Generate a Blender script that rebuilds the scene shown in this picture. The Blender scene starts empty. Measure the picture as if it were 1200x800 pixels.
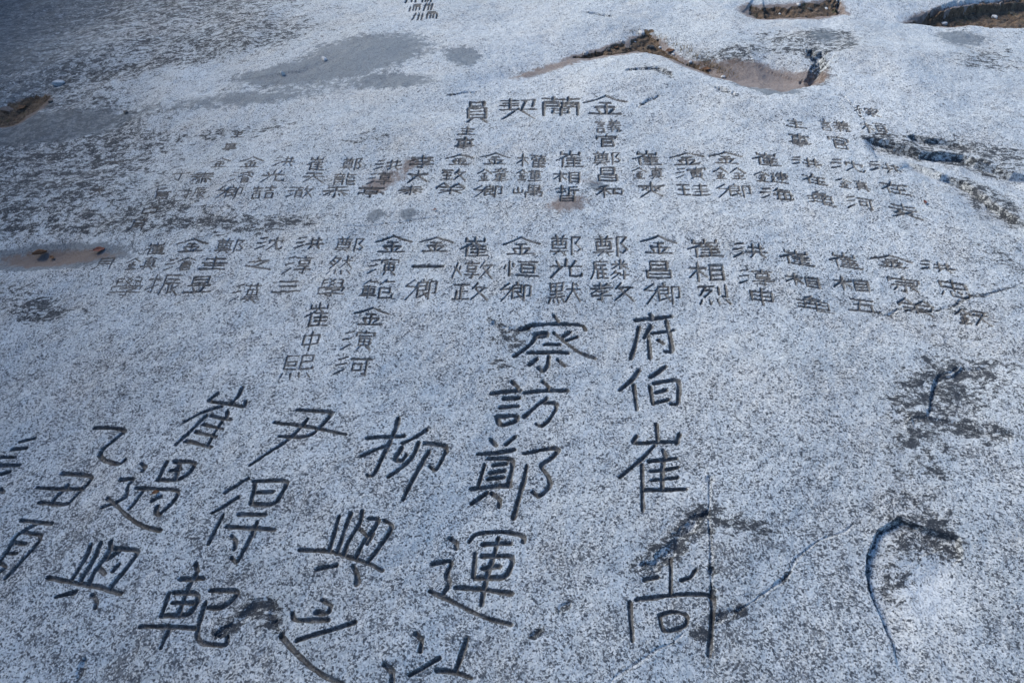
import bpy, math, random
import numpy as np
random.seed(7); RNG = np.random.default_rng(7)
C = bpy.context.scene
R = math.radians
# ------------------------------------------------------------------ camera
CAM_H, PITCH, F = 1.6, 46.6, 800.0          # metres, degrees below level, focal in 1200-px units
cam_d = bpy.data.cameras.new('camera'); cam = bpy.data.objects.new('camera', cam_d)
C.collection.objects.link(cam); C.camera = cam
cam_d.sensor_width = 36.0; cam_d.lens = 24.0; cam_d.clip_start = 0.05; cam_d.clip_end = 3000
cam.location = (0, 0, CAM_H); cam.rotation_euler = (R(90 - PITCH), 0, 0)
# ------------------------------------------------------------------ sky and sun (open shade / thin overcast, light from beyond on the left)
SUN_EL, SUN_AZ = 34.0, -54.0                 # azimuth measured from +Y (view direction) towards +X
w = bpy.data.worlds.new('World'); C.world = w; w.use_nodes = True
nt = w.node_tree; bg = nt.nodes['Background']
sky = nt.nodes.new('ShaderNodeTexSky'); sky.sky_type = 'NISHITA'; sky.sun_disc = False
sky.sun_elevation = R(SUN_EL); sky.sun_rotation = R(SUN_AZ); sky.air_density = 1.0; sky.dust_density = 0.5; sky.ozone_density = 1.5
tint = nt.nodes.new('ShaderNodeMix'); tint.data_type = 'RGBA'; tint.blend_type = 'MULTIPLY'; tint.inputs[0].default_value = 1.0
tint.inputs[7].default_value = (0.82, 0.985, 1.11, 1)
nt.links.new(sky.outputs[0], tint.inputs[6]); nt.links.new(tint.outputs[2], bg.inputs[0]); bg.inputs[1].default_value = 0.06
sd = bpy.data.lights.new('sun', 'SUN'); so = bpy.data.objects.new('sun', sd); C.collection.objects.link(so)
sd.energy = 1.5; sd.angle = R(26); sd.color = (1.0, 0.925, 0.80)
so.rotation_euler = (R(90 - SUN_EL), 0, R(180 - SUN_AZ)); so.location = (4, 6, 8)
C.view_settings.view_transform = 'Standard'; C.view_settings.look = 'None'
C.view_settings.gamma = 1; C.view_settings.use_curve_mapping = False
C.view_settings.exposure = 1.92

# ------------------------------------------------------------------ helpers
cp, sp = math.cos(R(PITCH)), math.sin(R(PITCH))
def vnoise(x, y, seed=0):
    xi = np.floor(x).astype(np.int64); yi = np.floor(y).astype(np.int64)
    fx = x - xi; fy = y - yi; fx = fx * fx * (3 - 2 * fx); fy = fy * fy * (3 - 2 * fy)
    def h(a, b):
        n = (a * 374761393 + b * 668265263 + seed * 974634777) & 0xFFFFFFFF
        n = ((n ^ (n >> 13)) * 1274126177) & 0xFFFFFFFF
        return ((n ^ (n >> 16)) & 0xFFFF) / 65535.0
    return (h(xi, yi) * (1 - fx) + h(xi + 1, yi) * fx) * (1 - fy) + (h(xi, yi + 1) * (1 - fx) + h(xi + 1, yi + 1) * fx) * fy
def fbm(x, y, f, n, seed=0):
    o = 0; a = 1; t = 0
    for k in range(n):
        o = o + a * (vnoise(x * f, y * f, seed + k) - 0.5); t += a; a *= 0.55; f *= 2.03
    return o / t
def base(x, y):
    s = np.maximum(0.0, -0.2 - x)
    yc = np.clip((y - 0.8) / 3.4, 0, 1)
    z = -(0.22 - 0.10 * yc) * (np.sqrt(s * s + 0.9 ** 2) - 0.9)
    z = z - 0.010 * (np.clip(y, -1, 5) - 2.2) ** 2 + 0.07 * fbm(np.asarray(x, float), np.asarray(y, float), 0.8, 3, 11) + 0.050 * fbm(np.asarray(x, float), np.asarray(y, float), 2.4, 2, 23)
    s2 = np.maximum(0.0, x - 1.9); z = z - 0.10 * (np.sqrt(s2 * s2 + 0.49) - 0.7)
    return z
def unproject(px, py):
    px = np.asarray(px, float); py = np.asarray(py, float)
    a = (px - 600) / F; b = -(py - 400) / F
    dx, dy, dz = a, cp + b * sp, -sp + b * cp
    t = CAM_H / -dz
    for _ in range(60):
        zb = base(dx * t, dy * t)
        t = 0.5 * t + 0.5 * (CAM_H - zb) / -dz
    return dx * t, dy * t
def depth_at(x, y): return y * cp + (CAM_H - base(x, y)) * sp
def project(x, y, z):
    d = y * cp - (z - CAM_H) * sp
    v = y * sp + (z - CAM_H) * cp
    return 600 + F * x / d, 400 - F * v / d
def sstep(a, b, x):
    t = np.clip((x - a) / (b - a), 0, 1); return t * t * (3 - 2 * t)
def new_mat(name):
    m = bpy.data.materials.new(name); m.use_nodes = True; return m, m.node_tree, m.node_tree.nodes['Principled BSDF']
def mathn(nt, op, a, b=None, c=None, clamp=False):
    n = nt.nodes.new('ShaderNodeMath'); n.operation = op; n.use_clamp = clamp
    for i, v in enumerate((a, b, c)):
        if v is None: continue
        if isinstance(v, (int, float)): n.inputs[i].default_value = v
        else: nt.links.new(v, n.inputs[i])
    return n.outputs[0]
def mixc(nt, f, a, b):
    n = nt.nodes.new('ShaderNodeMix'); n.data_type = 'RGBA'
    for s, v in ((n.inputs[0], f), (n.inputs[6], a), (n.inputs[7], b)):
        if isinstance(v, tuple): s.default_value = v + (1,)
        elif isinstance(v, (int, float)): s.default_value = v
        else: nt.links.new(v, s)
    return n.outputs[2]
def maprange(nt, v, a, b, c=0.0, d=1.0):
    n = nt.nodes.new('ShaderNodeMapRange'); n.interpolation_type = 'SMOOTHSTEP'
    for i, q in enumerate((v, a, b, c, d)):
        if isinstance(q, (int, float)): n.inputs[i].default_value = q
        else: nt.links.new(q, n.inputs[i])
    return n.outputs[0]
def noise(nt, vec, scale, detail=4, rough=0.55, dist=0.0):
    n = nt.nodes.new('ShaderNodeTexNoise'); n.inputs['Scale'].default_value = scale; n.inputs['Detail'].default_value = detail
    n.inputs['Roughness'].default_value = rough; n.inputs['Distortion'].default_value = dist
    nt.links.new(vec, n.inputs['Vector']); return n.outputs[0]
def attr(nt, name):
    n = nt.nodes.new('ShaderNodeAttribute'); n.attribute_name = name; return n.outputs['Fac']

# ------------------------------------------------------------------ materials
def rock_material(name, groove):
    m, t, b = new_mat(name)
    tc = t.nodes.new('ShaderNodeTexCoord'); P = tc.outputs['Object']
    # warp, then two sizes of mineral grain
    wn = t.nodes.new('ShaderNodeTexNoise'); wn.inputs['Scale'].default_value = 220; wn.inputs['Detail'].default_value = 2
    t.links.new(P, wn.inputs['Vector'])
    va = t.nodes.new('ShaderNodeVectorMath'); va.operation = 'MULTIPLY_ADD'
    t.links.new(wn.outputs['Color'], va.inputs[0]); va.inputs[1].default_value = (0.0030,) * 3; t.links.new(P, va.inputs[2])
    PW = va.outputs[0]
    def grain(scale):
        v = t.nodes.new('ShaderNodeTexVoronoi'); v.inputs['Scale'].default_value = scale; t.links.new(PW, v.inputs['Vector'])
        s = t.nodes.new('ShaderNodeSeparateColor'); t.links.new(v.outputs['Color'], s.inputs[0]); return s.outputs[0], s.outputs[1]
    g1, g1b = grain(300); g2, g2b = grain(190)
    speck, crust, pale, film, stain, wet = [attr(t, a) for a in ('speck', 'crust', 'pale', 'film', 'stain', 'wet')]
    low = noise(t, P, 2.3, 6, 0.68); mid = noise(t, P, 26, 6, 0.7); fine = noise(t, P, 95, 6, 0.8, 0.3)
    basec = mixc(t, maprange(t, low, 0.3, 0.7), COL['a'], COL['b'])
    warm = maprange(t, noise(t, P, 3.5, 6, 0.65), 0.42, 0.68, 0, 0.6)
    basec = mixc(t, warm, basec, COL['warm'])
    basec = mixc(t, mathn(t, 'MULTIPLY', pale, 0.75), basec, COL['pale'])
    # feldspar: light and mid-grey crystals
    basec = mixc(t, mathn(t, 'MULTIPLY', maprange(t, g2b, 0.35, 0.8), 0.55), basec, COL['white'])
    basec = mixc(t, mathn(t, 'MULTIPLY', maprange(t, g1b, 0.55, 0.9), 0.7), basec, COL['grey'])
    # mica grains: share of dark cells follows 'speck' and a blotchy noise
    loc = mathn(t, 'MULTIPLY', mathn(t, 'MULTIPLY', speck, maprange(t, noise(t, P, 7, 5, 0.7), 0.36, 0.66, 0.6, 1.45)), maprange(t, mid, 0.36, 0.66, 0.4, 1.6))
    d1 = mathn(t, 'LESS_THAN', g1, mathn(t, 'MULTIPLY', loc, 0.34))
    d2 = mathn(t, 'LESS_THAN', g2, mathn(t, 'MULTIPLY', loc, 0.14))
    dark = mathn(t, 'MAXIMUM', mathn(t, 'MULTIPLY', d1, 0.70), mathn(t, 'MULTIPLY', d2, 0.88))
    thr = mathn(t, 'MULTIPLY_ADD', speck, -0.10, 0.745)
    d3 = maprange(t, fine, thr, mathn(t, 'ADD', thr, 0.06))
    dark = mathn(t, 'MAXIMUM', dark, mathn(t, 'MULTIPLY', d3, 0.85))
    basec = mixc(t, dark, basec, COL['mica'])
    # dark lichen crust in ragged patches
    mp = t.nodes.new('ShaderNodeMapping'); t.links.new(PW, mp.inputs[0]); mp.inputs['Scale'].default_value = (0.6, 1.0, 1.0); mp.inputs['Rotation'].default_value = (0, 0, R(12))
    cn = mathn(t, 'ADD', mathn(t, 'MULTIPLY', noise(t, mp.outputs[0], 24, 8, 0.78, 0.8), 0.55), mathn(t, 'MULTIPLY', noise(t, mp.outputs[0], 75, 6, 0.8, 0.4), 0.45))
    ct = mathn(t, 'MULTIPLY_ADD', mathn(t, 'MINIMUM', crust, 1.0), -0.15, 0.632)
    cm = maprange(t, cn, ct, mathn(t, 'ADD', ct, 0.03))
    cm = mathn(t, 'MULTIPLY', cm, maprange(t, g1b, 0.0, 0.3, 0.75, 0.97))
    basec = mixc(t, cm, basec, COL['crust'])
    # smooth grey weathering film, with upper-left light falloff painted in; brown stains
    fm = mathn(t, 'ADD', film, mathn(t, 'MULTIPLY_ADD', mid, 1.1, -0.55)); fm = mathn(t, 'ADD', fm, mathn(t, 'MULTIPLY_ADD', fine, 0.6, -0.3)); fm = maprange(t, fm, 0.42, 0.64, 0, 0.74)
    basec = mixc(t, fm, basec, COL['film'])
    sm = mathn(t, 'ADD', stain, mathn(t, 'MULTIPLY_ADD', mid, 1.0, -0.5)); sm = maprange(t, sm, 0.38, 0.7, 0, 0.8)
    basec = mixc(t, sm, basec, COL['stain'])
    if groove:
        basec = mixc(t, maprange(t, noise(t, P, 60, 4), 0.3, 0.7, 0.65, 0.95), basec, COL['groove'])  # darker cuts: grime, plus groove shade put into the colour
    t.links.new(basec, b.inputs['Base Color'])
    rg = mathn(t, 'MULTIPLY_ADD', fm, -0.25, 0.86); t.links.new(rg, b.inputs['Roughness'])
    b.inputs['Specular IOR Level'].default_value = 0.15
    h = mathn(t, 'ADD', mathn(t, 'MULTIPLY', fine, 0.6), mathn(t, 'MULTIPLY', g1b, 0.18))
    h = mathn(t, 'ADD', h, mathn(t, 'MULTIPLY', mid, 0.5)); h = mathn(t, 'ADD', h, mathn(t, 'MULTIPLY', cm, 0.12))
    bp = t.nodes.new('ShaderNodeBump'); bp.inputs['Strength'].default_value = 0.75; bp.inputs['Distance'].default_value = 0.012
    t.links.new(h, bp.inputs['Height']); t.links.new(bp.outputs[0], b.inputs['Normal'])
    return m
COL = dict(a=(.345, .388, .42), b=(.48, .52, .55), warm=(.47, .45, .42), pale=(.57, .605, .635), white=(.66, .69, .72), grey=(.20, .225, .26),
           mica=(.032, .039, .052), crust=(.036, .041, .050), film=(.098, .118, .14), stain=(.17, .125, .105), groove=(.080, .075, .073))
M_ROCK = rock_material('granite', False); M_GROOVE = rock_material('grimy_shaded_cut_granite', True)
def soil_material():
    m, t, b = new_mat('earth'); tc = t.nodes.new('ShaderNodeTexCoord'); P = tc.outputs['Object']
    c = mixc(t, maprange(t, noise(t, P, 30, 6, 0.7), 0.35, 0.65), (.055, .036, .024), (.17, .115, .075))
    c = mixc(t, maprange(t, noise(t, P, 140, 3, 0.7), 0.58, 0.66, 0, 0.8), c, (.30, .24, .18))
    c = mixc(t, maprange(t, noise(t, P, 11, 4, 0.7), 0.58, 0.68, 0, 0.7), c, (.05, .058, .022))
    t.links.new(c, b.inputs['Base Color']); b.inputs['Roughness'].default_value = 0.95
    bp = t.nodes.new('ShaderNodeBump'); bp.inputs['Strength'].default_value = 1; bp.inputs['Distance'].default_value = 0.02
    t.links.new(noise(t, P, 90, 6, 0.75), bp.inputs['Height']); t.links.new(bp.outputs[0], b.inputs['Normal'])
    return m
M_SOIL = soil_material()
def plain(name, c1, c2, scale, rough=0.8):
    m, t, b = new_mat(name); tc = t.nodes.new('ShaderNodeTexCoord')
    t.links.new(mixc(t, maprange(t, noise(t, tc.outputs['Object'], scale, 5, 0.65), 0.3, 0.7), c1, c2), b.inputs['Base Color'])
    b.inputs['Roughness'].default_value = rough; return m
M_GROUND = plain('ground_earth', (.05, .045, .03), (.11, .10, .06), 1.5)
M_SHADE_BANK = plain('shade_bank_earth', (.025, .03, .015), (.085, .075, .055), 3.0)
M_GRASS = plain('dry_grass', (.10, .06, .02), (.20, .13, .045), 14)
M_LEAF = plain('dry_leaf', (.085, .036, .016), (.15, .07, .03), 90); M_LEAFR = plain('red_leaf', (.10, .025, .018), (.15, .04, .025), 90)
M_PEB = plain('pebble_stone', (.30, .31, .33), (.48, .49, .50), 120); M_PEBD = plain('dark_pebble_stone', (.03, .03, .032), (.07, .068, .065), 120)

# ------------------------------------------------------------------ the writing: stroke tables (x,y pairs on a 0-99 grid, y down)
CM = {  # components
'金': '500428220038 500474229938 36406440 27607360 50405090 30683882 70686082 14928692',
'氵': '25159805 05489038 00958068', '共': '15308530 32083260 68086860 02629862 35722095 65728295',
'山': '50005090 08300890 92309290 08909290',
'隹': '42000040 24262499 40208820 40448844 40688868 32959995 64206495 56006812',
'奠': '28003612 72006412 06169416 14301466 14308630 86308666 14668666 38163848 62166248 14488648 00809980 50665080 40802099 60808299',
'阝': '15101599 151085104540906860853580', '木': '05309530 50005099 50350080 50359975',
'目': '10051099 10059005 90059099 10359035 10659065 10959095',
'言': '45005508 02189818 18358235 18528252 18701899 18708270 82708299 18998299',
'義': '30003812 70006212 14169016 20309030 02449844 50164444 05628060 35483599 10809068 62488592 85929980 85627292',
'冘': '08250845 08259525 95258845 50005050 50500599 50506590 65909590 95909875',
'眞': '50005015 20159015 28302875 28308030 80308075 28458045 28608060 05759975 35802099 65808599',
'可': '02159915 78157892 78926085 15381570 15385538 55385570 15705570',
'建': '40159015 90159045 30309930 40459045 35589558 65006570 02201820 18200545 05452050 20500085 02602085 20859998',
'每': '30000525 20168816 25322588 25328832 88328895 00559955 20889988 56325688',
'全': '50000042 50009942 25457545 25687568 50455092 08929592',
'寅': '50005010 05120528 05129512 95129528 20288028 25402575 25407540 75407575 25587558 50285075 25757575 35802099 65808599',
'王': '08109210 12489048 00909990 50105090', '圭': '12159015 50005048 02489848 15689068 50485095 00959995',
'禾': '70002010 02289828 50105099 48320075 52329570', '口': '08100890 08109210 92109290 08909290',
'雚': '02109810 30003020 70007020 12281245 12284028 40284045 12454045 58285845 58288828 88288845 58458845 20502099 20559855 20709070 20859085 20999999 58505899',
'重': '80001808 00209920 20322065 20328032 80328065 20488048 20658065 50085098 12808880 00989998',
'童': '50005010 12128812 32143828 68146228 00309930 22422268 22427842 78427868 22557855 22687868 50425098 15828582 02989898',
'禺': '20052045 20058005 80058045 20258025 20458045 50055085 05580599 05589558 95589595 95958090 30807075',
'至': '05109510 40120535 05359035 15608560 50405095 00959995', '攵': '35000535 18259525 80250599 30359999',
'享': '50005012 02129812 22252245 22257825 78257845 22457845 20588058 80585568 55685595 55953590 00759975',
'吉': '05159515 50005038 18388238 20582099 20588058 80588099 20998099',
'睿': '50005015 50058005 08150832 08159515 95159532 28222038 68227838 50300055 50309955 28602899 28607560 75607599 28747574 28877587 28997599',
'扌': '05259525 55005590 55902585 05759050', '辰': '12059505 12051250 12500099 30259025 22459845 45454595 45956888 60456575 65759999 95556872',
'忄': '50005099 15301055 80209040', '亘': '05059505 20252075 20258025 80258075 20508050 20758075 00989998',
'倉': '50000030 50009930 30327032 28422870 28427542 75427570 28567556 28707570 28701090 30823099 30827882 78827899 30997899',
'菫': '05129512 30003025 70007025 22322258 22327832 78327858 22587858 50255082 10709070 00829982 48822099 52828599',
'火': '40000599 10302040 70256045 42458085', '正': '05109510 50105095 50509050 22452295 00959995',
'黑': '12001240 12008800 88008840 12208820 12408840 50005072 12568856 00729972 08820099 35823899 60826499 85829999',
'犬': '02359835 48004838 48380099 50389999 75058518',
'鹿': '55005510 20109510 20102060 20600099 25258525 30253045 62256245 30459045 40554095 40957088 40708570 70557095 70959595',
'粦': '50005045 05229522 25053015 75056815 48240545 52249545 25550080 20654568 45680599 75557599 55789578 55655578',
'孝': '15159015 45004530 02309830 80050060 30487548 75485060 50605095 50953590 05729572',
'又': '10109010 90100599 25309999 05359535',
'家': '50005010 05120530 05129512 95129530 20329032 50320060 45505095 50953590 45520570 48620888 80453862 55559899',
'育': '25002810 02125012 20182530 25304028 10401099 10404840 48404895 10604860 10784878',
}
def two(a, b, m=0.44, g=0.06, ya=(0, 99), yb=(0, 99)):
    return [(a, 0, ya[0], 99 * (m - g / 2), ya[1]), (b, 99 * (m + g / 2), yb[0], 99, yb[1])]
CH = {
'金': '金', '洪': two('氵', '共', .35), '崔': [('山', 12, 0, 88, 24), ('隹', 0, 30, 99, 99)], '鄭': two('奠', '阝', .60),
'卿': '28020035 00353038 30384810 36380499 54005815 40156815 68156852 40154085 40336833 40526852 40857270 58587288 78159815 98159868 98688870 78157899',
'相': two('木', '目', .53, .06, (0, 99), (10, 95)), '在': '06289428 48004030 40300575 28552899 42608860 65426592 34929992',
'爰': '15188818 52005242 05428842 35522072 20727272 75520899 35609999', '議': two('言', '義', .42),
'官': '50005010 06150635 06159515 95158835 28352899 28357535 75357555 28557555 28708070 80708099 28998099',
'沈': two('氵', '冘', .38), '鎭': two('金', '眞', .48), '河': two('氵', '可', .36),
'主': '45005512 15258525 20558055 50255090 00929992',
'事': '05159515 50005095 50953588 20282050 20288028 80288050 20508050 15638863 88638880 00729972 15808880',
'龜': '45002515 25157015 70156028 22282280 22288828 88288878 22528852 22788878 55285590 55909999 02381840 02601860 02821882 38404848 70406248',
'鍵': two('金', '建', .46), '海': two('氵', '每', .36), '銓': two('金', '全', .5), '演': two('氵', '寅', .36), '珪': two('王', '圭', .45),
'爽': '04259525 50005055 48551299 52559099 18323852 38321852 62328252 82326252',
'昌': '22002245 22007800 78007845 22227822 22457845 10551099 10559055 90559099 10769076 10999099',
'和': two('禾', '口', .6, .06, (0, 99), (25, 70)),
'晢': '05184518 28002848 10404530 58059000 58055848 58229522 78227848 25602599 25607860 78607899 25807880 25997899',
'權': two('木', '雚', .42), '鍾': two('金', '重', .48), '鐘': two('金', '童', .48), '嵎': two('山', '禺', .38, .06, (20, 70)),
'致': two('至', '攵', .5), '榮': '25000530 25004025 75005530 75009525 02350255 02359835 98359555 15659065 50455099 45681299 55689099',
'李': '05209520 50005050 48200045 52209945 25528052 80525565 55655595 55953590 00729972', '大': '02309830 50005035 50350599 50359999',
'泰': '15128812 08289228 00449944 50005045 42440575 56449575 50555099 38653278 62657080 28883880 72886480',
'淳': two('氵', '享', .36), '亭': '50005012 02129812 25252545 25257525 75257545 25457545 02550270 02559855 98559870 22707870 50705099 50993595',
'龍': '25002812 02124812 12241628 38243428 00304830 08400899 08404440 44404499 08584458 08754475 60006035 60159515 60359035 90359050 60506599 60659565 65999999 99999588 62789278',
'忝': '15108810 00389938 50105038 48380570 52389970 50555092 50924088 30682580 66687078 80658878',
'天': '15128512 02459845 50125045 48450599 52459999', '澈': [('氵', 0, 0, 26, 99), ('育', 28, 0, 84, 99), ('攵', 60, 0, 99, 99)],
'光': '50005040 20122835 80127035 02409840 38400599 62406590 65909990 99909978', '喆': two('吉', '吉', .5), '濬': two('氵', '睿', .36),
'振': two('扌', '辰', .42), '丁': '02159815 52155290 52903080', '旨': '60001520 15051540 15409535 20552099 20558055 80558099 20768076 20998099',
'日': '10101090 10109010 90109090 10909090', '月': '25002575 25750599 25008500 85008599 25308530 25558555',
'六': '45005515 02359835 35552099 60558599', '恒': two('忄', '亘', .36), '桓': two('木', '亘', .46),
'學': '12081240 12083005 12253022 88088840 88087005 88257022 38006020 60003820 38206040 60203840 02480265 02489848 98489265 28588058 80585570 55705595 55953590 00789978',
'滄': two('氵', '倉', .36), '圭': '圭', '昱': '22002240 22007800 78007840 22207820 22407840 50425055 12568856 30653888 68656288 00959995',
'之': '40005212 10328825 88252872 00622872 28729995', '漢': two('氵', '菫', .36), '三': '20158015 25508050 02909890', '一': '00459955',
'然': '28000535 18124812 48120865 20252832 12352045 55259825 75007530 75304865 75309968 88059512 12800299 34803699 58806299 82809899',
'範': '25000528 25104810 75005528 75109910 05404540 25352599 08520875 08524252 42524275 08634263 08754275 00854885 58459045 90459068 90687068 58455895 58959995 99959980',
'燉': [('火', 0, 5, 28, 95), ('享', 30, 0, 64, 99), ('攵', 66, 0, 99, 99)], '政': two('正', '攵', .5), '默': two('黑', '犬', .52),
'麟': two('鹿', '粦', .5), '敎': two('孝', '攵', .52),
'烈': '05085008 28080855 18284528 45282065 65106550 88008865 88657862 12780599 35783899 60786599 85789999',
'申': '10201070 10209020 90209070 10459045 10709070 50005099', '五': '15108510 20457545 75457590 00909990 42103090',
'宗': '50005010 04140432 04149614 96149632 25358035 10529052 50525095 50953890 28651588 70658588',
'忠': '12121242 12128812 88128842 12428842 50005060 15700592 38653892 38928592 85929280 62606872 85609272', '鉉': two('金', '又', .48),
'中': '12201265 12208820 88208865 12658865 50005099',
'熙': '10001060 10004800 10254525 45254545 10454545 10604860 60006030 60009500 95009528 60289528 60286060 60609960 99609950 10780599 35783699 60786699 85789999',
'員': '25002520 25007500 75007520 25207520 18321878 18328232 82328278 18488248 18638263 18788278 35821599 65828599',
'契': '02085008 08205020 00324832 26002645 58059505 95059040 70056050 00559955 50455055 48550599 52559599',
'蘭': '02109810 30003018 70007018 05280599 05284528 45284550 05384538 05504550 95289599 95285528 55285550 95385538 95505550 28627262 50505099 30723088 30727072 70727088 30887088',
'稼': two('禾', '家', .42), '州': '20000599 50005099 80008099 10300538 35304038 65306838', '而': '05109510 50103030 10301099 10309030 90309095 38303890 62306290',
}
def parse(s):
    out = []
    for tok in s.split():
        assert len(tok) % 4 == 0 and len(tok) >= 8, tok
        out.append([(int(tok[i:i + 2]) / 99, int(tok[i + 2:i + 4]) / 99) for i in range(0, len(tok), 4)])
    return out
def glyph(c):
    g = CH[c]
    if isinstance(g, str): return parse(CM[g] if g in CM else g)
    out = []
    for (k, x0, y0, x1, y1) in g:
        for st in parse(CM[k]): out.append([((x0 + p[0] * (x1 - x0)) / 99, (y0 + p[1] * (y1 - y0)) / 99) for p in st])
    return out
# columns of small clerical writing: text and the box of each character in the photo (1200-px units)
COLS = [
('稼桓', [(1000,123,1032,137),(1008,142,1042,159)]), ('洪在爰', [(1018,187,1059,204),(1029,209,1067,229),(1039,235,1081,257)]),
('議官', [(960,139,997,156),(969,158,998,176)]), ('沈鎭河', [(973,185,1014,202),(979,207,1020,225),(991,229,1026,248)]),
('主事', [(920,138,945,152),(924,155,951,172)]), ('洪在龜', [(927,182,963,198),(938,202,970,218),(945,223,979,243)]),
('崔鍵海', [(881,178,915,195),(884,200,924,216),(891,218,930,236)]), ('金銓卿', [(831,178,870,193),(835,197,875,211),(839,216,880,232)]),
('金演珪', [(785,178,825,193),(791,196,828,210),(793,216,831,230)]), ('崔鎭爽', [(741,178,775,193),(741,196,778,210),(747,213,780,231)]),
('議官', [(698,141,728,155),(698,158,724,171)]), ('鄭昌和', [(695,178,728,194),(699,197,725,212),(699,218,730,232)]),
('崔相晢', [(652,178,684,195),(649,200,680,214),(650,219,679,235)]), ('權鍾嵎', [(606,181,640,195),(605,199,635,213),(601,217,636,231)]),
('金鐘卿', [(563,180,598,194),(559,198,596,212),(555,217,588,231)]), ('金致榮', [(522,181,555,194),(517,199,546,211),(511,215,545,227)]),
('李大泰', [(480,183,509,197),(477,200,502,213),(467,217,496,229)]), ('洪淳亭', [(439,186,472,199),(430,202,460,216),(419,219,450,231)]),
('鄭龍忝', [(400,184,425,199),(390,203,418,216),(377,218,409,232)]), ('崔天澈', [(359,184,382,199),(354,201,380,213),(336,218,368,231)]),
('洪光喆', [(320,183,347,195),(305,199,335,214),(293,218,324,232)]), ('主事', [(271,154,286,162),(260,167,279,177)]),
('金濬卿', [(279,183,309,196),(268,200,297,213),(253,217,285,233)]), ('金泰振', [(245,184,271,197),(224,202,252,216),(213,220,242,232)]),
('丁旨', [(199,202,223,213),(179,221,202,232)]), ('日月', [(164,242,187,250),(148,257,172,271)]), ('月', [(107,301,136,315)]),
('六大', [(121,188,146,195),(106,219,121,228)]),
('崔鎭學', [(168,283,196,298),(146,301,185,317),(128,324,169,347)]), ('金滄振', [(205,280,245,296),(192,301,230,317),(169,321,213,345)]),
('鄭圭昱', [(252,280,288,297),(235,301,267,316),(215,324,252,343)]), ('沈之漢', [(300,277,333,293),(287,302,319,316),(270,331,307,355)]),
('洪淳三', [(346,277,380,291),(332,299,367,321),(318,327,355,343)]), ('鄭然學', [(392,277,428,295),(383,300,414,321),(372,327,405,349)]),
('金演範', [(438,276,482,295),(431,302,468,321),(422,327,462,350)]), ('金一卿', [(490,277,531,296),(484,307,520,317),(474,327,512,351)]),
('崔燉政', [(539,278,573,300),(530,307,578,327),(530,332,572,352)]), ('金恒卿', [(589,277,633,299),(590,307,631,324),(586,332,622,353)]),
('鄭光默', [(645,276,682,298),(644,303,682,325),(643,332,680,354)]), ('鄭麟敎', [(696,277,736,300),(692,305,737,327),(692,332,743,353)]),
('金昌卿', [(751,276,793,297),(755,306,789,325),(755,332,797,356)]), ('崔相烈', [(805,279,847,300),(807,307,850,328),(817,334,856,356)]),
('洪淳申', [(858,284,900,303),(865,314,907,335),(876,337,909,359)]), ('崔相龜', [(913,290,954,312),(920,320,962,338),(932,345,977,368)]),
('崔相五', [(970,294,1010,316),(976,323,1020,342),(993,347,1031,368)]), ('金宗榮', [(1020,297,1069,317),(1039,323,1080,345),(1051,348,1096,370)]),
('洪忠鉉', [(1077,304,1119,321),(1097,326,1140,351),(1119,360,1160,384)]),
('金演河', [(414,359,456,382),(400,388,440,411),(392,418,436,440)]), ('崔中熙', [(356,356,389,382),(351,388,377,411),(328,417,368,443)]),
('金蘭契員', [(685,113,734,135),(635,115,679,136),(587,117,628,139),(543,120,575,143)]), ('主事', [(537,149,558,159),(533,162,556,175)]),
('州而州', [(475,-4,491,3),(479,5,494,13),(483,16,498,24)]), ('而州而', [(494,-3,507,3),(496,4,509,13),(499,14,514,22)]),
]
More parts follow.
